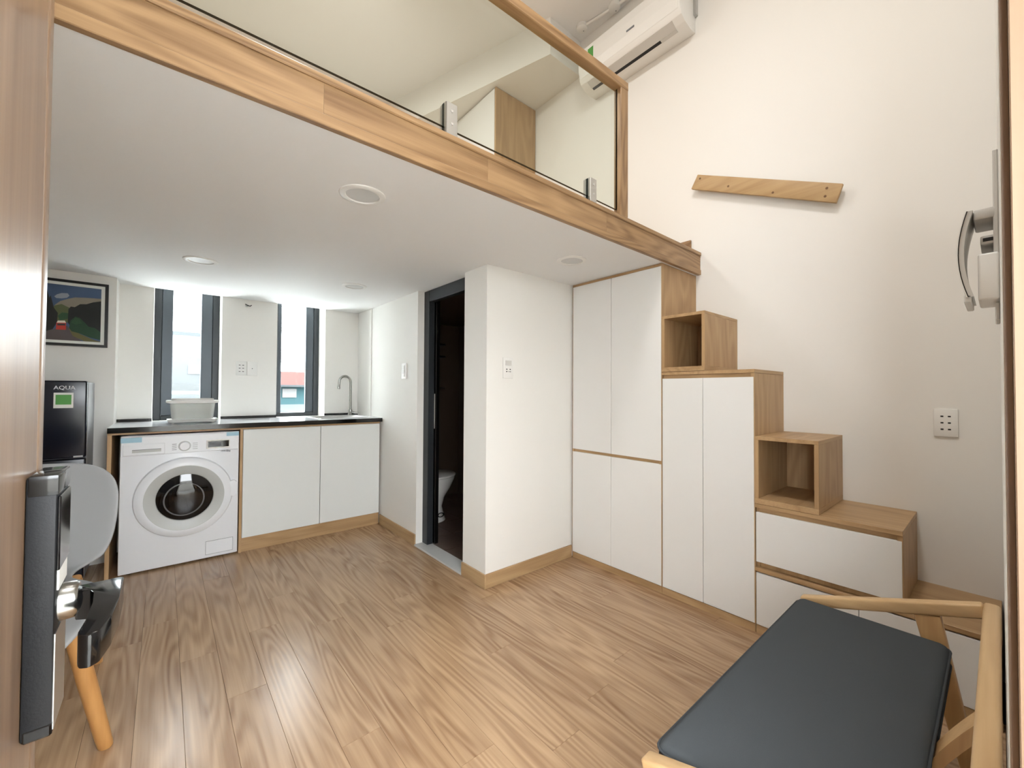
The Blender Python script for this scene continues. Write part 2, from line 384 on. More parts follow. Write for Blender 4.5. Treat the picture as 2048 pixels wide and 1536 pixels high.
# top rail falls very slightly away from the post
bm = bmesh.new(); x0, x1 = XL+.02, 1.806
pr = [(1.220, 2.690), (1.268, 2.690), (1.268, 2.734), (1.220, 2.734)]
A = [bm.verts.new((x0, p[0], p[1]-.130)) for p in pr]; Bv = [bm.verts.new((x1, p[0], p[1])) for p in pr]
bm.faces.new(A); bm.faces.new(Bv[::-1])
for i in range(4): bm.faces.new((A[i], A[(i+1) % 4], Bv[(i+1) % 4], Bv[i]))
bmesh.ops.bevel(bm, geom=list(bm.edges), offset=.003, segments=1, affect='EDGES', profile=.5)
finish('top_rail', bm, M['fasciaX'], gr)
for xc in (-.30, .755, 1.535):
    bm = bmesh.new()
    abox(bm, xc-.024, xc+.024, YG-.022, YG-.006, 2.026, 2.150, .003); abox(bm, xc-.024, xc+.024, YG+.006, YG+.022, 2.026, 2.150, .003); abox(bm, xc-.024, xc+.024, YG-.02, YG+.02, 2.026, 2.046)
    cl = finish('clamp', bm, M['steel'], gr)
    box('gasket', xc-.024, xc+.024, YG-.0062, YG+.0062, 2.046, 2.148, M['glassedge'], cl)
    for zz in (2.075, 2.12): lathe('screw', [(.0001, -.001), (.005, -.001), (.005, .0), (.004, .001)], (xc, YG-.023, zz), 'Y', M['chrome'], cl, 12)

# wardrobe on the loft
XW = XR-.004
w = thing('wardrobe', (2.35, 3.1, 2.0), 'tall loft wardrobe with oak side and white door front', 'wardrobe')
box('side_panel', 2.118, XW, 2.742, 2.760, 2.0, 3.735, M['oakZ'], w, .001)
box('body', 2.136, XW, 2.760, 3.95, 2.0, 3.735, M['white'], w)
for a, b in ((2.744, 3.34), (3.343, 3.945)): box('door', 2.118 if a > 2.8 else 2.116, 2.136, max(a, 2.761), b, 2.06, 3.73, M['white'], w, .001)

# air conditioner
ac = thing('air_conditioner', (XR, 1.65, 3.455), 'white wall-mounted split air conditioner high on the right wall', 'air conditioner')
Y0, Y1 = 1.245, 2.05
prof = [(XR, 3.458), (2.52, 3.452), (2.45, 3.462), (2.405, 3.485), (2.388, 3.515), (2.378, 3.58), (2.376, 3.66), (2.384, 3.73), (2.41, 3.745), (XR, 3.745)]
prism('body', prof, 'Y', Y0, Y1, M['plastic'], ac, .004, 2)
prism('front_panel', [(2.386, 3.517), (2.374, 3.58), (2.372, 3.66), (2.379, 3.725), (2.387, 3.725), (2.380, 3.66), (2.382, 3.58), (2.392, 3.519)], 'Y', Y0+.012, Y1-.012, M['plastic'], ac, .0015)
# outlet with dark slot and louvre
prism('outlet_slot', [(2.482, 3.452), (2.462, 3.456), (2.462, 3.462), (2.482, 3.462)], 'Y', 1.315, 1.985, M['black'], ac)
prism('louvre', [(2.459, 3.4555), (2.408, 3.480), (2.4085, 3.483), (2.459, 3.4585)], 'Y', 1.31, 1.99, M['plasticgrey'], ac)
prism('louvre_end_cover', [(2.484, 3.4505), (2.460, 3.4545), (2.460, 3.458), (2.484, 3.454)], 'Y', 1.31, 1.42, M['plasticgrey'], ac)
box('energy_label', 2.3715, 2.374, 1.905, 1.955, 3.60, 3.69, M['green'], ac)
box('label_border', 2.3718, 2.3738, 1.900, 1.960, 3.595, 3.70, M['paper'], ac)
box('badge', 2.3695, 2.373, 1.56, 1.62, 3.595, 3.606, M['ink'], ac)
box('mounting_plate', XR-.03, XR-.002, 1.228, 1.245, 3.56, 3.74, M['steel'], ac)

# cable conduit on the high ceiling
cd_ = thing('cable_conduit', (2.5, 1.9, ZC), 'white surface cable conduit with round boxes at ceiling above air conditioner', 'conduit')
for (xx, yy) in ((2.475, 2.10), (2.525, 1.83)):
    lathe('junction_box', [(.0001, -.03), (.036, -.03), (.042, -.026), (.043, 0)], (xx, yy, ZC), 'Z', M['plastic'], cd_, 28)
    lathe('screw', [(.0001, -.0315), (.004, -.0315), (.004, -.030)], (xx+.02, yy, ZC), 'Z', M['ink'], cd_, 10)
tube('pipe', [(2.482, 2.06, ZC-.011), (2.50, 1.97, ZC-.012), (2.518, 1.87, ZC-.011)], .0105, M['plastic'], cd_)
tube('pipe', [(2.53, 1.79, ZC-.011), (2.55, 1.70, ZC-.012), (2.56, 1.45, ZC-.011)], .0105, M['plastic'], cd_)

# recessed downlights, unlit
for (xx, yy, lab) in ((.566, 1.559, 'round white downlight nearest the loft beam, in middle of low ceiling'), (.150, 2.965, 'round white downlight above the washing machine area'),
                      (1.025, 2.962, 'round white downlight above the sink cabinet'), (1.755, 1.56, 'round white downlight beside the tall stair cabinet')):
    d = thing('downlight', (xx, yy, ZL), lab, 'downlight', 'recessed downlights under the loft')
    lathe('trim_ring', [(.060, -.001), (.062, -.006), (.078, -.006), (.083, -.003), (.084, 0), (.06, 0)], (xx, yy, ZL), 'Z', M['plastic'], d, 40)
    lathe('diffuser', [(.0001, -.002), (.060, -.002), (.060, 0)], (xx, yy, ZL), 'Z', M['diff'], d, 40)
# lit ceiling lamps (above the frame)
for (xx, yy, zz, lab) in ((.75, .55, ZC, 'round opal ceiling lamp over the tall entry space'), (.55, 2.75, ZC, 'round opal ceiling lamp over the loft')):
    d = thing('ceiling_lamp', (xx, yy, zz), lab, 'lamp', 'opal ceiling lamps')
    lathe('housing', [(.0001, -.02), (.235, -.02), (.24, 0), (.0001, 0)], (xx, yy, zz), 'Z', M['plastic'], d, 40)
    lathe('shade', [(.0001, -.045), (.20, -.042), (.225, -.03), (.228, -.02)], (xx, yy, zz), 'Z', M['lamp'], d, 40)

# ================================================================= bathroom door and toilet
dr = thing('door_2', (XB+.05, 2.48, 0), 'dark grey sliding bathroom door pushed open', 'door'); dr['kind'] = 'structure'
XF = XB+.052
box('frame_jamb', XF, XF+.048, 2.715, 2.79, .012, ZL-.001, M['aludark'], dr, .003)
box('frame_jamb', XF, XF+.048, 2.165, 2.185, .012, ZL-.001, M['aludark'], dr, .003)
box('frame_head', XF, XF+.048, 2.185, 2.715, 1.80, ZL-.001, M['aludark'], dr, .003)
lf = box('leaf', XF+.052, XF+.082, 2.694, 2.785, .014, 1.86, M['blackgloss'], dr, .003)
bm = bmesh.new(); abox(bm, XF+.044, XF+.052, 2.700, 2.713, .86, 1.12, .003); finish('handle', bm, M['chrome'], lf)

tl = thing('toilet', (1.78, 3.25, 0), 'white ceramic toilet in the dark bathroom', 'toilet')
def ell(cx, cy, rx, ry, z, n=28, back=None):
    out = []
    for i in range(n):
        t = 2*PI*i/n; xx = cx+rx*math.cos(t)
        if back is not None: xx = max(xx, back)
        out.append((xx, cy+ry*math.sin(t), z))
    return out
def loft(name, rings, mat, parent, cap=True):
    bm = bmesh.new(); R = [[bm.verts.new(p) for p in r] for r in rings]; n = len(R[0])
    for a, b in zip(R, R[1:]):
        for i in range(n): bm.faces.new((a[i], a[(i+1) % n], b[(i+1) % n], b[i]))
    if cap: bm.faces.new(R[0]); bm.faces.new(R[-1])
    return finish(name, bm, mat, parent, True)
cy = 3.25
_e = ell
def ell(cx, cy, rx, ry, z, n=28): return _e(cx+.005, cy, rx, ry, z, n)
loft('pedestal', [ell(1.78, cy, .165, .115, 0), ell(1.78, cy, .155, .10, .03), ell(1.78, cy, .13, .09, .12), ell(1.785, cy, .15, .10, .20), ell(1.79, cy, .20, .155, .29), ell(1.80, cy, .225, .175, .36), ell(1.80, cy, .23, .18, .385)], M['ceramic'], tl)
loft('seat', [ell(1.80, cy, .228, .180, .386), ell(1.80, cy, .236, .186, .392), ell(1.80, cy, .236, .186, .404), ell(1.80, cy, .225, .175, .410)], M['ceramic'], tl)
loft('lid', [ell(1.595+.012*math.sin(k), cy, .012, .17*math.sqrt(max(.02, 1-((k-1.2)/2.2)**2)), .41+.15*k) for k in (0, .5, 1, 1.5, 2, 2.5)], M['ceramic'], tl)
box('tank', 1.548, 1.58, cy-.19, cy+.19, .39, .76, M['ceramic'], tl, .012, 3)
bm = bmesh.new(); alathe(bm, [(.022, -.001), (.034, -.001), (.034, .001), (.022, .001)], (0, 0, 0), 'Y', 24)
for v in bm.verts: v.co.z *= .6
bmesh.ops.translate(bm, verts=bm.verts, vec=(1.86, cy-.095, .06)); finish('sticker', bm, M['black'], tl)
sh = thing('bathroom_shelf', (2.1, 3.9, 1.48), 'dark metal shelf on the far bathroom wall', 'shelf')
for zz in (1.50, 1.63): box('board', 1.98, 2.32, 3.86, 3.986, zz, zz+.02, M['black'], sh, .002)
mixr = thing('shower_mixer', (2.25, 3.97, 1.16), 'small chrome shower mixer on the dark bathroom wall', 'tap')
lathe('body', [(.0001, -.08), (.02, -.08), (.024, -.05), (.024, 0)], (2.25, 3.986, 1.165), 'Y', M['chrome'], mixr, 20)
tube('lever', [(2.25, 3.91, 1.17), (2.28, 3.90, 1.175), (2.33, 3.89, 1.17)], [.008, .007, .005], M['chrome'], mixr)

# ================================================================= staircase of cabinets along the right wall
XC = 2.17; XD = XC+.018       # door faces, carcass front
def unit(name, y0, y1, z0, z1, label, cat, plinth=False):
    u = thing(name, ((XC+XR)/2, (y0+y1)/2, z0), label, cat)
    return u
g = .0015
# tall cabinet
u = unit('tall_cabinet', 1.245, YF-.012, 0, ZL, 'tall white wardrobe cabinet at the top of the stairs, under the loft', 'cabinet')
box('plinth', XC+.004, XR-.004, 1.246, YF-.013, 0, .038, M['oakY'], u)
box('side_panel', XC+.002, XR, 1.245, 1.263, .04, 1.883, M['oakZ'], u, .001)
box('side_panel', XC+.002, XR, 1.905, 1.918, .04, 1.883, M['oakZ'], u)
box('body', XD+.004, XR, 1.264, 1.904, .04, 1.86, M['oakZ'], u)
box('top_strip', XC+.004, XR, 1.264, 1.904, 1.868, 1.883, M['oakY'], u)
box('grip_rail', XC+.012, XD+.004, 1.264, 1.904, .725, .755, M['oakY'], u)
for a, b in ((1.249, 1.5925), (1.5955, 1.914)):
    box('door', XC, XD, a, b, .748, 1.866, M['white'], u, .001); box('door', XC, XD, a, b, .042, .729, M['white'], u, .001)
# middle cabinet
u = unit('double_door_cabinet', .762, 1.245, 0, 1.25, 'waist-high white two-door cabinet in the middle of the stairs', 'cabinet')
box('plinth', XC+.004, XR-.004, .763, 1.244, 0, .038, M['oakY'], u)
box('side_panel', XC+.002, XR, .762, .780, .04, 1.236, M['oakZ'], u, .001)
box('side_panel', XC+.02, XR, 1.229, 1.2445, .04, 1.236, M['oakZ'], u)
box('body', XD+.004, XR, .781, 1.228, .04, 1.236, M['oakZ'], u)
box('top_board', XC, XR, .762, 1.2445, 1.237, 1.255, M['oakX'], u, .001)
box('grip_rail', XC+.012, XD+.004, .781, 1.228, 1.205, 1.236, M['oakY'], u)
for a, b in ((.766, 1.0095), (1.0125, 1.241)): box('door', XC, XD, a, b, .042, 1.217, M['white'], u, .001)
# open cube boxes
def cube(name, y0, y1, z0, z1, label):
    c = thing(name, ((XC+XR)/2, (y0+y1)/2, z0), label, 'cube shelf', 'open oak cubes forming stair treads'); t = .017
    box('top_board', XC-.004, XR, y0, y1, z1-t, z1, M['oakX'], c, .001)
    box('bottom_board', XC-.004, XR, y0, y1, z0, z0+t+.008, M['oakX'], c, .001)
    box('side_board', XC-.004, XR, y0, y0+t, z0+t+.008, z1-t, M['oakZ'], c, .001)
    box('side_board', XC-.004, XR, y1-t, y1, z0+t+.008, z1-t, M['oakZ'], c, .001)
    box('back_board', XR-.012, XR, y0+t, y1-t, z0+t+.008, z1-t, M['oakZ'], c)
cube('open_cube', .998, 1.2435, 1.256, 1.573, 'upper open oak cube standing on the two-door cabinet')
cube('open_cube', .508, .761, .613, .932, 'lower open oak cube standing on the drawer unit')
# upper drawer unit and low base unit
u = unit('drawer_unit', .245, .762, .31, .612, 'oak and white drawer unit forming the second stair step', 'drawer unit')
box('side_panel', XC+.002, XR, .245, .262, .311, .592, M['oakZ'], u, .001)
box('side_panel', XC+.02, XR, .746, .7615, .311, .592, M['oakZ'], u)
box('body', XD+.004, XR, .263, .745, .311, .592, M['oakZ'], u)
box('top_board', XC-.002, XR, .245, .7615, .593, .612, M['oakY'], u, .001)
box('grip_rail', XC+.012, XD+.004, .263, .745, .556, .592, M['oakY'], u)
dw = box('drawer', XC, XD, .248, .758, .337, .572, M['white'], u, .001)
u = unit('low_drawer_unit', .002, .762, 0, .31, 'lowest white drawer unit forming the first stair step behind settee', 'drawer unit')
box('plinth', XC+.004, XR-.004, .004, .760, 0, .038, M['oakY'], u)
box('body', XD+.004, XR, .006, .7605, .04, .291, M['oakZ'], u)
box('top_board', XC-.002, XR, .003, .7605, .292, .310, M['oakY'], u, .001)
box('grip_rail', XC+.012, XD+.004, .006, .7605, .270, .291, M['oakY'], u)
box('drawer', XC, XD, .380, .758, .042, .285, M['white'], u, .001); box('drawer', XC, XD, .006, .377, .042, .285, M['white'], u, .001)

# slanted handrail board with screw holes
h = thing('handrail_board', (2.55, .87, 2.1), 'slanted oak handrail board screwed to the right wall above the stairs', 'handrail')
hp = [(1.212, 2.51), (1.254, 2.434), (.517, 2.089), (.488, 2.174)]
prism('board', hp, 'X', 2.540, 2.560, M['handrail'], h, .003, 2)
for t in (.15, .85):
    cx = 1.233*(1-t)+.502*t; cz = 2.472*(1-t)+2.132*t
    box('spacer', 2.560, XR, cx-.02, cx+.02, cz-.02, cz+.02, M['handrail'], h)
for t, s in ((.05, .3), (.28, -.15), (.60, -.35), (.93, .25), (.92, -.3)):
    cx = 1.233*(1-t)+.502*t; cz = 2.472*(1-t)+2.132*t+.085*s*.9
    lathe('screw', [(.0001, -.001), (.006, -.001), (.006, .0005)], (2.5395, cx, cz), 'X', plain('dark_screw', (110, 80, 50), .5), h, 12)

# ================================================================= electrical plates
def socket(name, c, axis, w_, h_, label, cat, holes, seam=None, extra=None):
    """plate on a wall; axis: direction of the wall normal, c = centre on the wall face; holes are (u, z, w, h)"""
    s = thing(name, c, label, cat); d = .009; cx, cy, cz = c
    def bb(nm, u0, u1, z0, z1, d0, d1, mat, bev=0, seg=1):
        if axis == '-X': return box(nm, cx-d1, cx-d0, cy+u0, cy+u1, cz+z0, cz+z1, mat, s, bev, seg)
        return box(nm, cx+u0, cx+u1, cy-d1, cy-d0, cz+z0, cz+z1, mat, s, bev, seg)
    bb('plate', -w_/2, w_/2, -h_/2, h_/2, 0, d, M['plastic'], .003, 2)
    for (u, z, ww, hh) in holes: bb('pin_hole', u-ww/2, u+ww/2, z-hh/2, z+hh/2, d-.001, d+.0006, M['hole'])
    if extra: extra(bb, d)
pins = [(sx*.011, sz*.028, .009, .006) for sz in (-1, 0, 1) for sx in (-1, 1)]
socket('wall_socket', (XR, .152, 1.015), '-X', .074, .12, 'white six-hole socket plate on right wall above the lowest stair', 'socket', pins)
socket('wall_socket', (1.593, YF, 1.282), '-Y', .078, .125, 'white combined socket and switch plate on the wall beside bathroom door', 'socket',
       [(-.013, -.008, .009, .006), (.014, -.008, .009, .006), (-.013, -.022, .009, .006), (.005, -.022, .005, .006), (.016, -.022, .005, .006)],
       extra=lambda bb, d: bb('switch_rocker', -.024, .024, .015, .045, d-.001, d+.002, M['plasticgrey'], .001))
socket('light_switch', (XB, 3.003, 1.294), '-X', .080, .122, 'white light switch left of the bathroom door above the kitchen cabinet', 'switch', [],
       extra=lambda bb, d: [bb('switch_rocker', -.016, .016, z-.013, z+.013, d-.001, d+.003, M['plasticgrey'], .001) for z in (-.03, .0, .03)])
socket('wall_socket', (.479, YB, 1.316), '-Y', .074, .115, 'white three-gang socket plate between the two windows', 'socket',
       [(sx*.012, z, .012, .005) for z in (-.026, 0, .026) for sx in (-1, 1)])
socket('blank_plate', (.555, YB, 1.316), '-Y', .074, .115, 'white single-hole cable plate right of the window-wall socket', 'plate', [(0, .0, .006, .006)])
hk = thing('wall_hook', (.511, YB, 1.83), 'small metal wire hook high between the windows', 'hook')
lathe('base', [(.0001, -.004), (.012, -.004), (.012, 0)], (.511, YB, 1.835), 'Y', M['steel'], hk, 16)
tube('wire', [(.50, YB-.006, 1.845), (.511, YB-.02, 1.835), (.53, YB-.03, 1.828), (.54, YB-.028, 1.838)], .0035, M['lockgrey'], hk, 8)

# ================================================================= kitchen
YK = 3.44; XK0, XK1 = -.255, 1.423
k = thing('kitchen_cabinet', (.6, 3.7, 0), 'white two-door sink cabinet with oak carcass, open bay for washing machine', 'cabinet')
box('side_panel', XK0, XK0+.020, YK, YB-.005, 0, .862, M['oakZ'], k, .001)
box('divider', .413, .430, YK, YB-.005, 0, .862, M['oakZ'], k, .001)
box('side_panel', 1.412, XK1, YK+.02, YB-.005, 0, .862, M['oakZ'], k)
box('top_rail', XK0, XK1, YK+.002, YK+.022, .862, .8745, M['oakX'], k)
box('plinth', .430, XK1, YK+.012, YK+.028, 0, .098, M['oakX'], k, .001)
box('body', .431, 1.411, YK+.022, 3.95, .10, .70, M['oakX'], k)
for a, b in ((.432, .942), (.946, 1.420)): box('door', a, b, YK, YK+.018, .10, .859, M['kwhite'], k, .001)
# worktop with sink opening
SX0, SX1, SY0, SY1 = .985, 1.385, 3.57, 3.90
bm = bmesh.new()
wt = thing('worktop', (.6, 3.7, .875), 'glossy pale kitchen worktop with black edge', 'worktop')
us = [XK0, SX0, SX1, XB]; vs = [3.42, SY0, SY1, YB]
for i in range(3):
    for j in range(3):
        if i == 1 and j == 1: continue
        abox(bm, us[i], us[i+1], vs[j], vs[j+1], .875, .907)
bmesh.ops.remove_doubles(bm, verts=bm.verts, dist=1e-5)
seen = {}
for f in list(bm.faces): seen.setdefault(tuple(round(c, 4) for c in f.calc_center_median()), []).append(f)
bmesh.ops.delete(bm, geom=[f for v in seen.values() if len(v) > 1 for f in v], context='FACES_ONLY')
bm.normal_update()
for f in bm.faces: f.material_index = 1 if f.normal.z > .5 else 0
finish('slab', bm, [M['granite'], M['topstone']], wt)
for a, b in ((XK0, -.066), (.345, .735), (1.125, XB)): box('upstand', a, b, YB-.012, YB, .907, .928, M['granite'], wt)
sk = thing('sink', (1.185, 3.74, .907), 'shallow stainless steel kitchen sink set into the worktop', 'sink')
bm = bmesh.new()
o_, z0, z1 = .022, .760, .911
def ring(x0, x1, y0, y1, z): return [bm.verts.new(p) for p in ((x0, y0, z), (x1, y0, z), (x1, y1, z), (x0, y1, z))]
rs = [ring(SX0-o_, SX1+o_, SY0-o_, SY1+o_+.05, .9075), ring(SX0-o_, SX1+o_, SY0-o_, SY1+o_+.05, z1), ring(SX0+.004, SX1-.004, SY0+.004, SY1-.004, z1), ring(SX0+.012, SX1-.012, SY0+.012, SY1-.012, z0+.02), ring(SX0+.03, SX1-.03, SY0+.03, SY1-.03, z0)]
for a, b in zip(rs, rs[1:]):
    for i in range(4): bm.faces.new((a[i], a[(i+1) % 4], b[(i+1) % 4], b[i]))
bm.faces.new(rs[-1]); finish('basin', bm, M['steel'], sk)
lathe('drain', [(.0001, .003), (.035, .003), (.04, 0)], (1.185, 3.74, z0), 'Z', M['chrome'], sk, 20)
fc = thing('kitchen_tap', (1.335, 3.925, .911), 'tall chrome gooseneck kitchen tap at the sink', 'tap')
FX, FY = 1.335, 3.925
lathe('base', [(.0001, 0), (.026, 0), (.024, .008), (.018, .02), (.016, .05)], (FX, FY, .911), 'Z', M['tapsteel'], fc, 24)
pts = [(FX, FY, .95), (FX, FY, 1.215)]
for i in range(1, 13):
    t = PI*i/12; pts.append((FX-.052+.052*math.cos(t), FY, 1.215+.058*math.sin(t)))
pts += [(FX-.106, FY, 1.185), (FX-.108, FY, 1.165)]
tube('spout', pts, .0105, M['tapsteel'], fc, 14)
lathe('nozzle', [(.0001, 0), (.012, 0), (.0125, .02), (.0105, .03)], (FX-.108, FY, 1.152), 'Z', M['tapsteel'], fc, 16)
tube('lever', [(FX+.012, FY-.005, .935), (FX+.04, FY-.02, .93), (FX+.065, FY-.03, .928)], [.012, .009, .007], M['tapsteel'], fc, 10)

# dish rack
dk = thing('dish_rack', (.155, 3.66, .907), 'white plastic dish drainer box standing on the left of worktop', 'dish rack')
RX0, RX1, RY0, RY1 = .022, .290, 3.57, 3.76
def rrect(x0, x1, y0, y1, r, z, n=5):
    out = []
    for (cx, cy, a) in ((x1-r, y1-r, 0), (x0+r, y1-r, PI/2), (x0+r, y0+r, PI), (x1-r, y0+r, 1.5*PI)):
        for i in range(n+1): t = a+PI/2*i/n; out.append((cx+r*math.cos(t), cy+r*math.sin(t), z))
    return out
def inset(d, z, r=.03): return rrect(RX0+d, RX1-d, RY0+d, RY1-d, r, z)
loft('drip_tray', [inset(.012, .913), inset(.0, .918), inset(-.004, .934), inset(-.006, .936), inset(.002, .936), inset(.014, .920)], M['plasticgrey'], dk)
loft('tub', [inset(.022, .938), inset(.018, .95), inset(.010, 1.045), inset(.013, 1.045), inset(.022, .952), inset(.026, .942)], M['frost'], dk)
loft('rim', [inset(.012, 1.045), inset(-.006, 1.048), inset(-.010, 1.060), inset(-.006, 1.066), inset(.012, 1.066), inset(.014, 1.048)], M['plastic'], dk, False)
loft('inner_tray', [inset(.016, 1.05), inset(.018, 1.078), inset(.022, 1.078), inset(.024, 1.052)], M['plasticgrey'], dk, False)
for a in (RX0-.012, RX1+.004): box('handle', a, a+.010, RY0+.05, RY1-.05, 1.05, 1.066, M['plastic'], dk, .003)
for (a, b) in ((RX0+.02, RY0+.02), (RX1-.03, RY0+.02), (RX0+.02, RY1-.03), (RX1-.03, RY1-.03)): box('foot', a, a+.014, b, b+.014, .907, .914, M['plasticgrey'], dk)

# washing machine
wm = thing('washing_machine', (.105, 3.70, 0), 'white front-loading washing machine under the worktop', 'washing machine')
WX0, WX1, WF = -.198, .407, 3.44
box('body', WX0, WX1, WF, 3.93, .012, .852, M['appl'], wm, .006, 2)
for xx in (WX0+.05, WX1-.05):
    for yy in (WF+.05, 3.88): lathe('foot', [(.0001, 0), (.02, 0), (.02, .014), (.0001, .014)], (xx, yy, 0), 'Z', M['black'], wm, 14)
cp = box('control_panel', WX0+.004, WX1-.004, WF-.006, WF+.002, .728, .845, M['appl'], wm, .002)
ds = box('detergent_drawer', WX0+.012, .010, WF-.010, WF-.004, .732, .800, M['appl'], wm, .002)
box('recess', -.144, -.008, WF-.0106, WF-.0095, .748, .767, M['applgrey'], ds); box('recess_shadow', -.144, -.008, WF-.0112, WF-.0105, .764, .767, M['ink'], ds)  # thin grey strip paints the shade along the recess top
dl = lathe('dial', [(.0001, -.022), (.024, -.022), (.027, -.018), (.029, 0)], (.108, WF-.006, .772), 'Y', M['appl'], wm, 32)
lathe('dial_rim', [(.029, -.003), (.033, -.003), (.033, 0), (.029, 0)], (.108, WF-.006, .772), 'Y', M['applgrey'], dl, 32)
for i, zz in enumerate((.750, .762, .774, .786)):
    box('print', .045, .068, WF-.0066, WF-.006, zz, zz+.003, M['ink'], cp); box('print', .150, .176, WF-.0066, WF-.006, zz, zz+.002, M['ink'], cp)
bz = box('display', .222, .354, WF-.009, WF-.005, .743, .802, M['plastic'], wm, .001)
box('screen', .230, .347, WF-.0096, WF-.0086, .752, .794, M['glassblack'], bz); box('readout', .236, .305, WF-.0100, WF-.0094, .758, .788, plain('dark_grey_screen', (60, 62, 68), .2), bz)
text('print', '1000', .014, M['ink'], cp, (.315, WF-.0068, .722), (PI/2, 0, 0)); text('print', '8kg', .017, M['ink'], cp, (.345, WF-.0068, .722), (PI/2, 0, 0))
CX, CZ = .117, .443
pd = lathe('porthole_ring', [(.158, -.022), (.170, -.032), (.200, -.044), (.228, -.040), (.250, -.026), (.256, -.008), (.256, .001), (.150, .001)], (CX, WF, CZ), 'Y', M['appl'], wm, 64)
lathe('inner_ring', [(.146, -.016), (.150, -.026), (.200, -.0445), (.206, -.0445)], (CX, WF, CZ), 'Y', M['applgrey'], pd, 64)
lathe('porthole_glass', [(.0001, -.034), (.06, -.033), (.11, -.028), (.140, -.020), (.156, -.016), (.156, -.010)], (CX, WF, CZ), 'Y', M['glassblack'], pd, 56)
lathe('drum_edge', [(.098, -.0300), (.102, -.0305), (.106, -.0295)], (CX-.006, WF, CZ-.012), 'Y', plain('dim_drum_edge', (90, 90, 92), .3), pd, 48)
prism('door_handle', [(CX+.215, .505), (CX+.262, .522), (CX+.284, .500), (CX+.284, .430), (CX+.262, .405), (CX+.225, .42)], 'Y', WF-.030, WF, M['appl'], pd, .006, 2)
box('filter_flap', .229, .379, WF-.002, WF+.001, .035, .122, M['appl'], wm, .001)
bm = bmesh.new()
for (a, b, c, d) in ((.228, .380, .1215, .123), (.228, .380, .034, .0355), (.228, .2295, .034, .123), (.3785, .380, .034, .123)): abox(bm, a, b, WF-.0026, WF, c, d)
finish('flap_seam', bm, M['ink'], wm)
box('tape', WX0+.002, -.10, WF-.0115, WF-.006, .812, .842, M['tape'], wm); box('tape', .333, WX1-.002, WF-.0075, WF-.006, .822, .848, M['tape'], wm)

# fridge
fr = thing('fridge', (-.565, 3.62, 0), 'small dark blue two-door fridge with grey sides below the framed picture', 'fridge')
GX0, GX1, GY = -.79, -.345, 3.46
box('cabinet', GX0, GX1, GY+.045, 3.795, .02, 1.18, M['fridgeside'], fr, .004)
box('back_foot', GX0+.03, GX0+.07, GY+.07, GY+.11, 0, .021, M['black'], fr); box('back_foot', GX1-.07, GX1-.03, GY+.07, GY+.11, 0, .021, M['black'], fr)
fd = box('freezer_door', GX0, GX1, GY, GY+.043, .742, 1.187, M['fridge'], fr, .008, 3)
box('lower_door', GX0, GX1, GY, GY+.043, .03, .735, M['fridge'], fr, .008, 3)
box('badge', GX1-.05, GX1-.012, GY-.001, GY+.002, .744, .752, M['silver'], fd)
text('lettering', 'AQUA', .030, M['silver'], fd, (-.436, GY-.001, 1.146), (PI/2, 0, 0))
box('energy_label', -.478, -.400, GY-.0012, GY, 1.030, 1.118, M['paper'], fd, .0004); box('label_print', -.470, -.408, GY-.002, GY-.001, 1.050, 1.106, M['green'], fd)

# picture: black frame, white mat, landscape print
PX0, PX1, PZ0, PZ1, PY = -.862, -.290, 1.412, 1.828, 3.806
pc = thing('framed_picture', ((PX0+PX1)/2, PY, PZ0), 'black framed landscape picture of red bus on mountain road', 'picture')
bm = bmesh.new()
for q in ((PX0, PX1, PZ0, PZ0+.016), (PX0, PX1, PZ1-.016, PZ1), (PX0, PX0+.016, PZ0+.016, PZ1-.016), (PX1-.016, PX1, PZ0+.016, PZ1-.016)): abox(bm, q[0], q[1], PY-.02, PY, q[2], q[3])
finish('frame', bm, M['black'], pc)
box('mat', PX0+.016, PX1-.016, PY-.012, PY-.004, PZ0+.016, PZ1-.016, M['paper'], pc)
IX0, IX1, IZ0, IZ1 = PX0+.034, PX1-.034, PZ0+.034, PZ1-.034
cols = {'sky': (70, 90, 122), 'cloud': (150, 156, 168), 'hill': (138, 130, 116), 'farhill': (86, 94, 60), 'forest': (22, 25, 22), 'forest2': (16, 20, 18), 'bush': (30, 64, 42), 'bush2': (44, 78, 50), 'road': (88, 78, 78), 'verge': (104, 98, 60), 'bus': (186, 58, 46), 'busroof': (232, 222, 206), 'glassd': (50, 50, 56)}
PM = [plain('print_'+n, c, .6) for n, c in cols.items()]; PI_ = {n: i for i, n in enumerate(cols)}
bm = bmesh.new(); layer = [0]
def shape(n, pts):
    layer[0] += 1; y = PY-.0125-.00006*layer[0]
    f = bm.faces.new([bm.verts.new((IX0+(IX1-IX0)*u, y, IZ0+(IZ1-IZ0)*v)) for u, v in pts]); f.material_index = PI_[n]
def blob(n, u, v, ru, rv, k=14): shape(n, [(min(1, max(0, u+ru*math.cos(2*PI*i/k)*(1+.12*math.sin(3*i)))), min(1, max(0, v+rv*math.sin(2*PI*i/k)))) for i in range(k)])
def C(cx, cy):
    k = (cx-118)/427; return min(1, max(0, .51+.49*k)), min(1, max(0, 1-(cy-105-45*k)/(420-25*k)))
def cshape(n, *pts): shape(n, [C(*p) for p in pts])
shape('sky', [(0, 0), (1, 0), (1, 1), (0, 1)])
cshape('cloud', (185, 205), (205, 190), (240, 180), (285, 182), (297, 200), (280, 215), (240, 220), (200, 218))
cshape('hill', (190, 270), (230, 240), (290, 222), (340, 212), (420, 214), (490, 218), (545, 222), (545, 300), (190, 320))
cshape('farhill', (180, 400), (185, 275), (240, 262), (300, 290), (310, 400))
cshape('bush2', (215, 350), (245, 325), (290, 330), (300, 370), (230, 385))
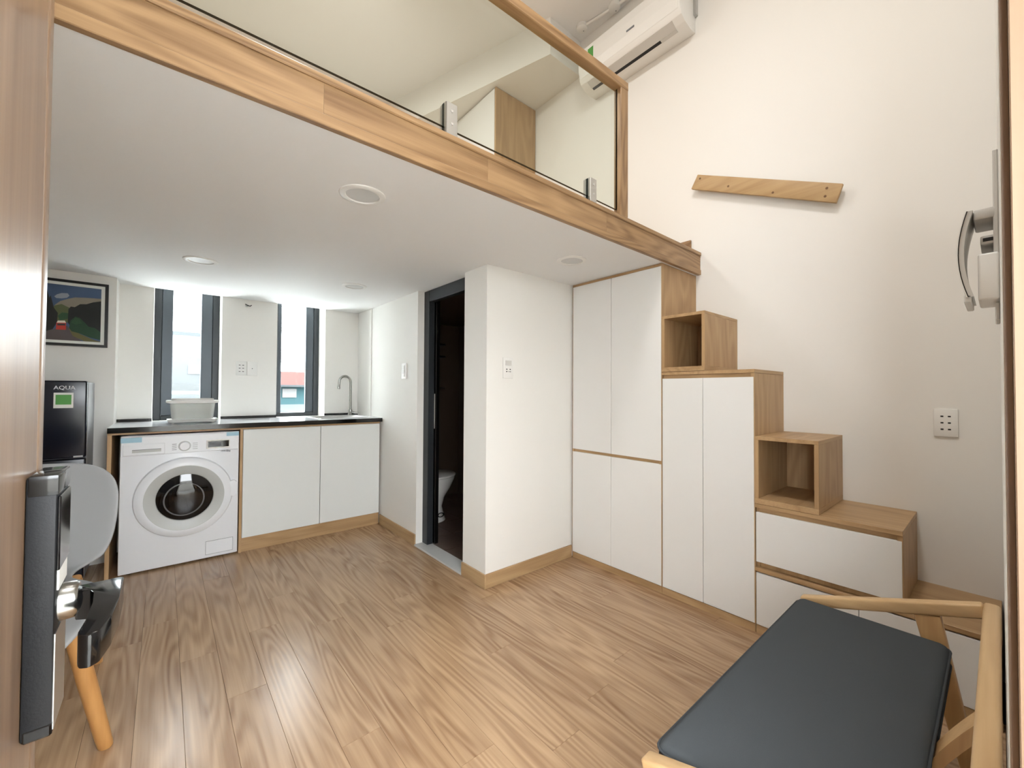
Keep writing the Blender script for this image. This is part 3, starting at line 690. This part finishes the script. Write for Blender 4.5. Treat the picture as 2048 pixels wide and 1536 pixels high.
cshape('forest', (-300, 560), (-300, 120), (-100, 200), (60, 130), (118, 160), (130, 150), (150, 215), (160, 200), (185, 290), (215, 330), (210, 400), (180, 450), (118, 470))
cshape('forest2', (290, 400), (292, 300), (310, 280), (340, 285), (380, 262), (430, 262), (480, 248), (545, 240), (545, 470), (320, 440))
cshape('road', (-300, 560), (-300, 480), (118, 470), (200, 445), (285, 425), (300, 440), (330, 490), (400, 540), (430, 570))
cshape('verge', (296, 440), (320, 455), (400, 490), (500, 530), (545, 540), (545, 570), (420, 560), (330, 500))
cshape('bush', (300, 440), (310, 385), (345, 355), (380, 365), (420, 400), (450, 430), (500, 440), (545, 470), (545, 530), (460, 510), (380, 480), (320, 465))
cshape('bush2', (315, 400), (345, 362), (375, 372), (400, 405), (350, 415))
cshape('bus', (203, 452), (206, 400), (215, 388), (268, 388), (277, 400), (278, 455))
cshape('busroof', (208, 402), (216, 386), (268, 386), (276, 402)); cshape('glassd', (213, 408), (271, 408), (271, 422), (213, 422))
finish('print', bm, PM, pc)

# ================================================================= entry door with smart lock, right jamb
d1 = thing('door_1', (-.136, .02, 0), 'open wooden entry door with black smart lock at left foreground', 'door'); d1['kind'] = 'structure'
LX = -.1165
leaf = box('leaf', LX-.040, LX, .012, .755, .008, 2.10, M['entrywood'], d1, .002)
box('edge_band', LX-.040, LX+.0005, .7555, .785, .008, 2.10, M['entrywood'], d1, .003, 2)
lk = box('lock_body', LX+.0005, LX+.0245, .700, .772, .747, 1.040, M['lockgrey'], d1, .0025, 2)
box('top_panel', LX+.002, LX+.026, .6985, .773, 1.018, 1.0415, M['blackgloss'], lk, .002, 2)
box('bottom_panel', LX+.002, LX+.025, .6990, .773, .7455, .760, M['blackgloss'], lk, .002)
box('keypad_glass', LX+.0245, LX+.0275, .704, .769, .930, 1.016, M['glassblack'], lk, .001)
box('badge_strip', LX+.0245, LX+.0262, .712, .764, .905, .928, M['plasticgrey'], lk)
box('lower_plate', LX+.0245, LX+.0255, .704, .769, .750, .858, M['steel'], lk)
rose = lathe('rose', [(.0001, .016), (.019, .016), (.021, .013), (.022, 0)], (LX+.0245, .738, .882), 'X', M['tapsteel'], lk, 32)
bm = bmesh.new()
lev = [(LX+.038, .752), (LX+.038, .727), (-.064, .727), (-.0615, .716), (-.0600, .690), (-.0615, .660), (-.0660, .632), (-.0640, .622), (-.0560, .618), (-.0480, .624), (-.0410, .650), (-.0375, .690), (-.0365, .752)]
fs = aprism(bm, lev, 'Z', .858, .893)
for v in bm.verts: v.co.z -= .10*max(0, .727-v.co.y)                # grip droops a little
bmesh.ops.bevel(bm, geom=list(bm.edges), offset=.0025, segments=2, affect='EDGES', profile=.5)
finish('lever_handle', bm, M['blackgloss'], lk, True)

jr = thing('door_frame', (.67, -.07, 0), 'wooden entry door frame at the right edge of view', 'door frame'); jr['kind'] = 'structure'
box('rebate', .672, .690, -.0090, -.0035, 0, 2.12, M['entrywood'], jr)
box('jamb', .648, .690, -.14, -.0092, 0, 2.12, M['entrywood'], jr, .001)
box('jamb', -.165, -.160, -.14, -.0035, 0, 2.12, M['entrywood'], jr)
box('head', -.16, .648, -.14, -.0035, 2.105, 2.12, M['entrywood'], jr)

# ================================================================= fixture on the entry wall, seen from the side
fx = thing('wall_fixture', (1.5, 0, 1.35), 'white wall fixture with curved dark-edged front beside door frame', 'wall fixture')
def arc_pts(o):
    pts = []
    for i in range(13):
        t = i/12; z = 1.565-.20*t; y = .030+.034*math.sin(PI*(.18+.62*t))-.002*t
        pts.append((y-o, z))
    return pts
P0 = arc_pts(0); P1 = arc_pts(.0022); P2 = arc_pts(.012)
prism('curved_cover', P0+P1[::-1], 'X', 1.42, 1.58, M['plastic'], fx, 0, 1, True)
prism('dark_edge', P1+arc_pts(.0040)[::-1], 'X', 1.421, 1.579, M['black'], fx, 0, 1, True)
prism('cover_body', arc_pts(.0040)+P2[::-1], 'X', 1.422, 1.578, M['plasticgrey'], fx, 0, 1, True)
box('cover_foot', 1.422, 1.578, .040, .052, 1.352, 1.370, M['plasticgrey'], fx, .002)
box('top_arm', 1.44, 1.56, .000, .036, 1.545, 1.570, M['plasticgrey'], fx, .004, 2)
box('column', 1.44, 1.56, -.0025, .006, 1.46, 1.70, M['plasticgrey'], fx, .002)
box('pivot', 1.45, 1.55, .004, .026, 1.488, 1.508, M['plasticgrey'], fx, .003, 2); box('pivot_gap', 1.449, 1.551, .006, .022, 1.494, 1.502, M['hole'], fx)
box('housing', 1.43, 1.57, -.0025, .030, 1.355, 1.463, M['plastic'], fx, .005, 3)
box('lower_bracket', 1.45, 1.55, -.0025, .005, 1.31, 1.35, M['plasticgrey'], fx, .002)

# ================================================================= shell chair by the left wall
ch = thing('shell_chair', (-.37, 2.0, 0), 'light grey shell chair with round honey-coloured wooden legs behind entry door', 'chair')
CXc = -.37
prof = [(1.625, .392, .13, .00), (1.640, .415, .17, .01), (1.70, .432, .215, .025), (1.80, .432, .238, .035), (1.92, .425, .235, .04), (2.05, .418, .20, .04), (2.15, .415, .15, .03), (2.22, .420, .115, .02),
        (2.285, .432, .135, .02), (2.310, .455, .185, .03), (2.322, .49, .212, .04), (2.335, .56, .232, .045), (2.350, .64, .240, .05), (2.365, .71, .242, .05), (2.378, .77, .228, .045), (2.388, .815, .19, .03), (2.394, .840, .13, .015), (2.396, .847, .06, .005)]
bm = bmesh.new(); rows = []; NU = 16
for i, (y, z, hw, lift) in enumerate(prof):
    a = prof[max(i-1, 0)]; b = prof[min(i+1, len(prof)-1)]
    t = Vector((0, b[0]-a[0], b[1]-a[1])).normalized(); nrm = Vector((0, -t.z, t.y))
    rows.append([bm.verts.new(Vector((CXc+hw*u, y, z))+nrm*lift*u*u) for u in [-1+2*j/NU for j in range(NU+1)]])
for a, b in zip(rows, rows[1:]):
    for j in range(NU): bm.faces.new((a[j], a[j+1], b[j+1], b[j]))
sh_ = finish('seat_shell', bm, M['seatgrey'], ch, True)
md = sh_.modifiers.new('thickness', 'SOLIDIFY'); md.thickness = .014; md.offset = -1
md = sh_.modifiers.new('smooth', 'SUBSURF'); md.levels = 1; md.render_levels = 2
for s in (1, -1):
    X = lambda d: CXc+s*d
    tube('leg', [(X(.248), 1.852, .0), (X(.244), 1.850, .012), (X(.235), 1.845, .06), (X(.20), 1.825, .25), (X(.172), 1.808, .408)], [.0165, .019, .020, .0225, .021], M['legwood'], ch, 18)
    tube('leg', [(X(.176), 2.440, .0), (X(.173), 2.434, .02), (X(.15), 2.38, .19), (X(.118), 2.30, .412)], [.0165, .019, .022, .021], M['legwood'], ch, 18)
    tube('side_brace', [(X(.172), 1.808, .385), (X(.15), 2.05, .375), (X(.120), 2.30, .39)], .012, M['black'], ch, 10)
tube('cross_brace', [(CXc-.165, 1.85, .383), (CXc+.165, 1.85, .383)], .012, M['black'], ch, 10)

# ================================================================= wooden settee with loose cushion
so = thing('settee', (1.27, .24, 0), 'low golden wooden settee with sloping arms in right foreground', 'settee')
SXN, SXF = .762, 1.79                                  # near and far arm centre lines
def bar(name, p0, p1, w_, h_, mat, bev=.006, seg=2, ends=None):
    """rectangular bar from p0 to p1; w_ across, h_ high"""
    p0, p1 = Vector(p0), Vector(p1); t = (p1-p0).normalized(); up = Vector((0, 0, 1)) if abs(t.z) < .95 else Vector((0, 1, 0))
    a = t.cross(up).normalized(); b = a.cross(t).normalized(); w1, h1 = ends if ends else (w_, h_)
    bm = bmesh.new(); A = [bm.verts.new(p0+a*sx*w_/2+b*sz*h_/2) for sx, sz in ((-1, -1), (1, -1), (1, 1), (-1, 1))]
    Bv = [bm.verts.new(p1+a*sx*w1/2+b*sz*h1/2) for sx, sz in ((-1, -1), (1, -1), (1, 1), (-1, 1))]
    bm.faces.new(A[::-1]); bm.faces.new(Bv)
    for i in range(4): bm.faces.new((A[i], A[(i+1) % 4], Bv[(i+1) % 4], Bv[i]))
    if bev: bmesh.ops.bevel(bm, geom=list(bm.edges), offset=bev, segments=seg, affect='EDGES', profile=.5)
    return finish(name, bm, mat, so, True)
bar('back_rail', (SXN-.02, .020, .525), (SXF+.02, .020, .525), .034, .042, M['beechX'], .010, 3)
for xx in (SXN, SXF):
    bar('arm', (xx, .032, .526), (xx, .472, .386), .036, .040, M['beech'], .007, 3, (.036, .034))
    bar('rear_leg', (xx, .150, .47), (xx, .055, 0), .030, .060, M['beechZ'], .005, 2, (.028, .036))
    bar('front_leg', (xx, .440, .405), (xx, .470, 0), .030, .045, M['beechZ'], .005, 2, (.028, .034))
    bar('side_rail', (xx, .10, .330), (xx, .45, .330), .026, .055, M['beech'], .004)
bar('front_rail', (SXN+.015, .448, .325), (SXF-.015, .448, .325), .024, .060, M['beechX'], .004)
bar('rear_rail', (SXN+.015, .115, .325), (SXF-.015, .115, .325), .024, .055, M['beechX'], .004)
# curved middle support rising from the rear rail to the back rail, with the middle leg below
mx_ = 1.25
bm = bmesh.new(); cur = []
for i in range(9):
    t = i/8; cur.append((.125-.105*t**1.4, .305+.215*t))
lowc = [(y+.004, z-.055*(1-.25*i/8)) for i, (y, z) in enumerate(cur)]
aprism(bm, cur+lowc[::-1], 'X', mx_-.028, mx_+.028); bmesh.ops.bevel(bm, geom=list(bm.edges), offset=.003, segments=1, affect='EDGES', profile=.5); finish('back_support', bm, M['beechZ'], so)
bar('rear_leg', (mx_, .085, .31), (mx_, .045, 0), .05, .060, M['beechZ'], .005, 2, (.03, .032))
for i in range(7): bar('slat', (SXN+.15+i*.122, .127, .338), (SXN+.15+i*.122, .436, .338), .05, .014, M['beech'], .002, 1)

bm = bmesh.new(); abox(bm, .790, 1.742, .098, .470, .350, .420, .022, 5)
cu = finish('seat_cushion', bm, M['cloth'], None, True); tag(cu, 'dark grey upholstered seat cushion lying on the wooden settee', 'cushion')
for z in (.404, .366):
    pts = [(p[0], p[1], z) for p in rrect(.7895, 1.7425, .0975, .4705, .022, z, 4)]; pts.append(pts[0])
    tube('piping', pts, .0028, M['cloth'], cu, 8)
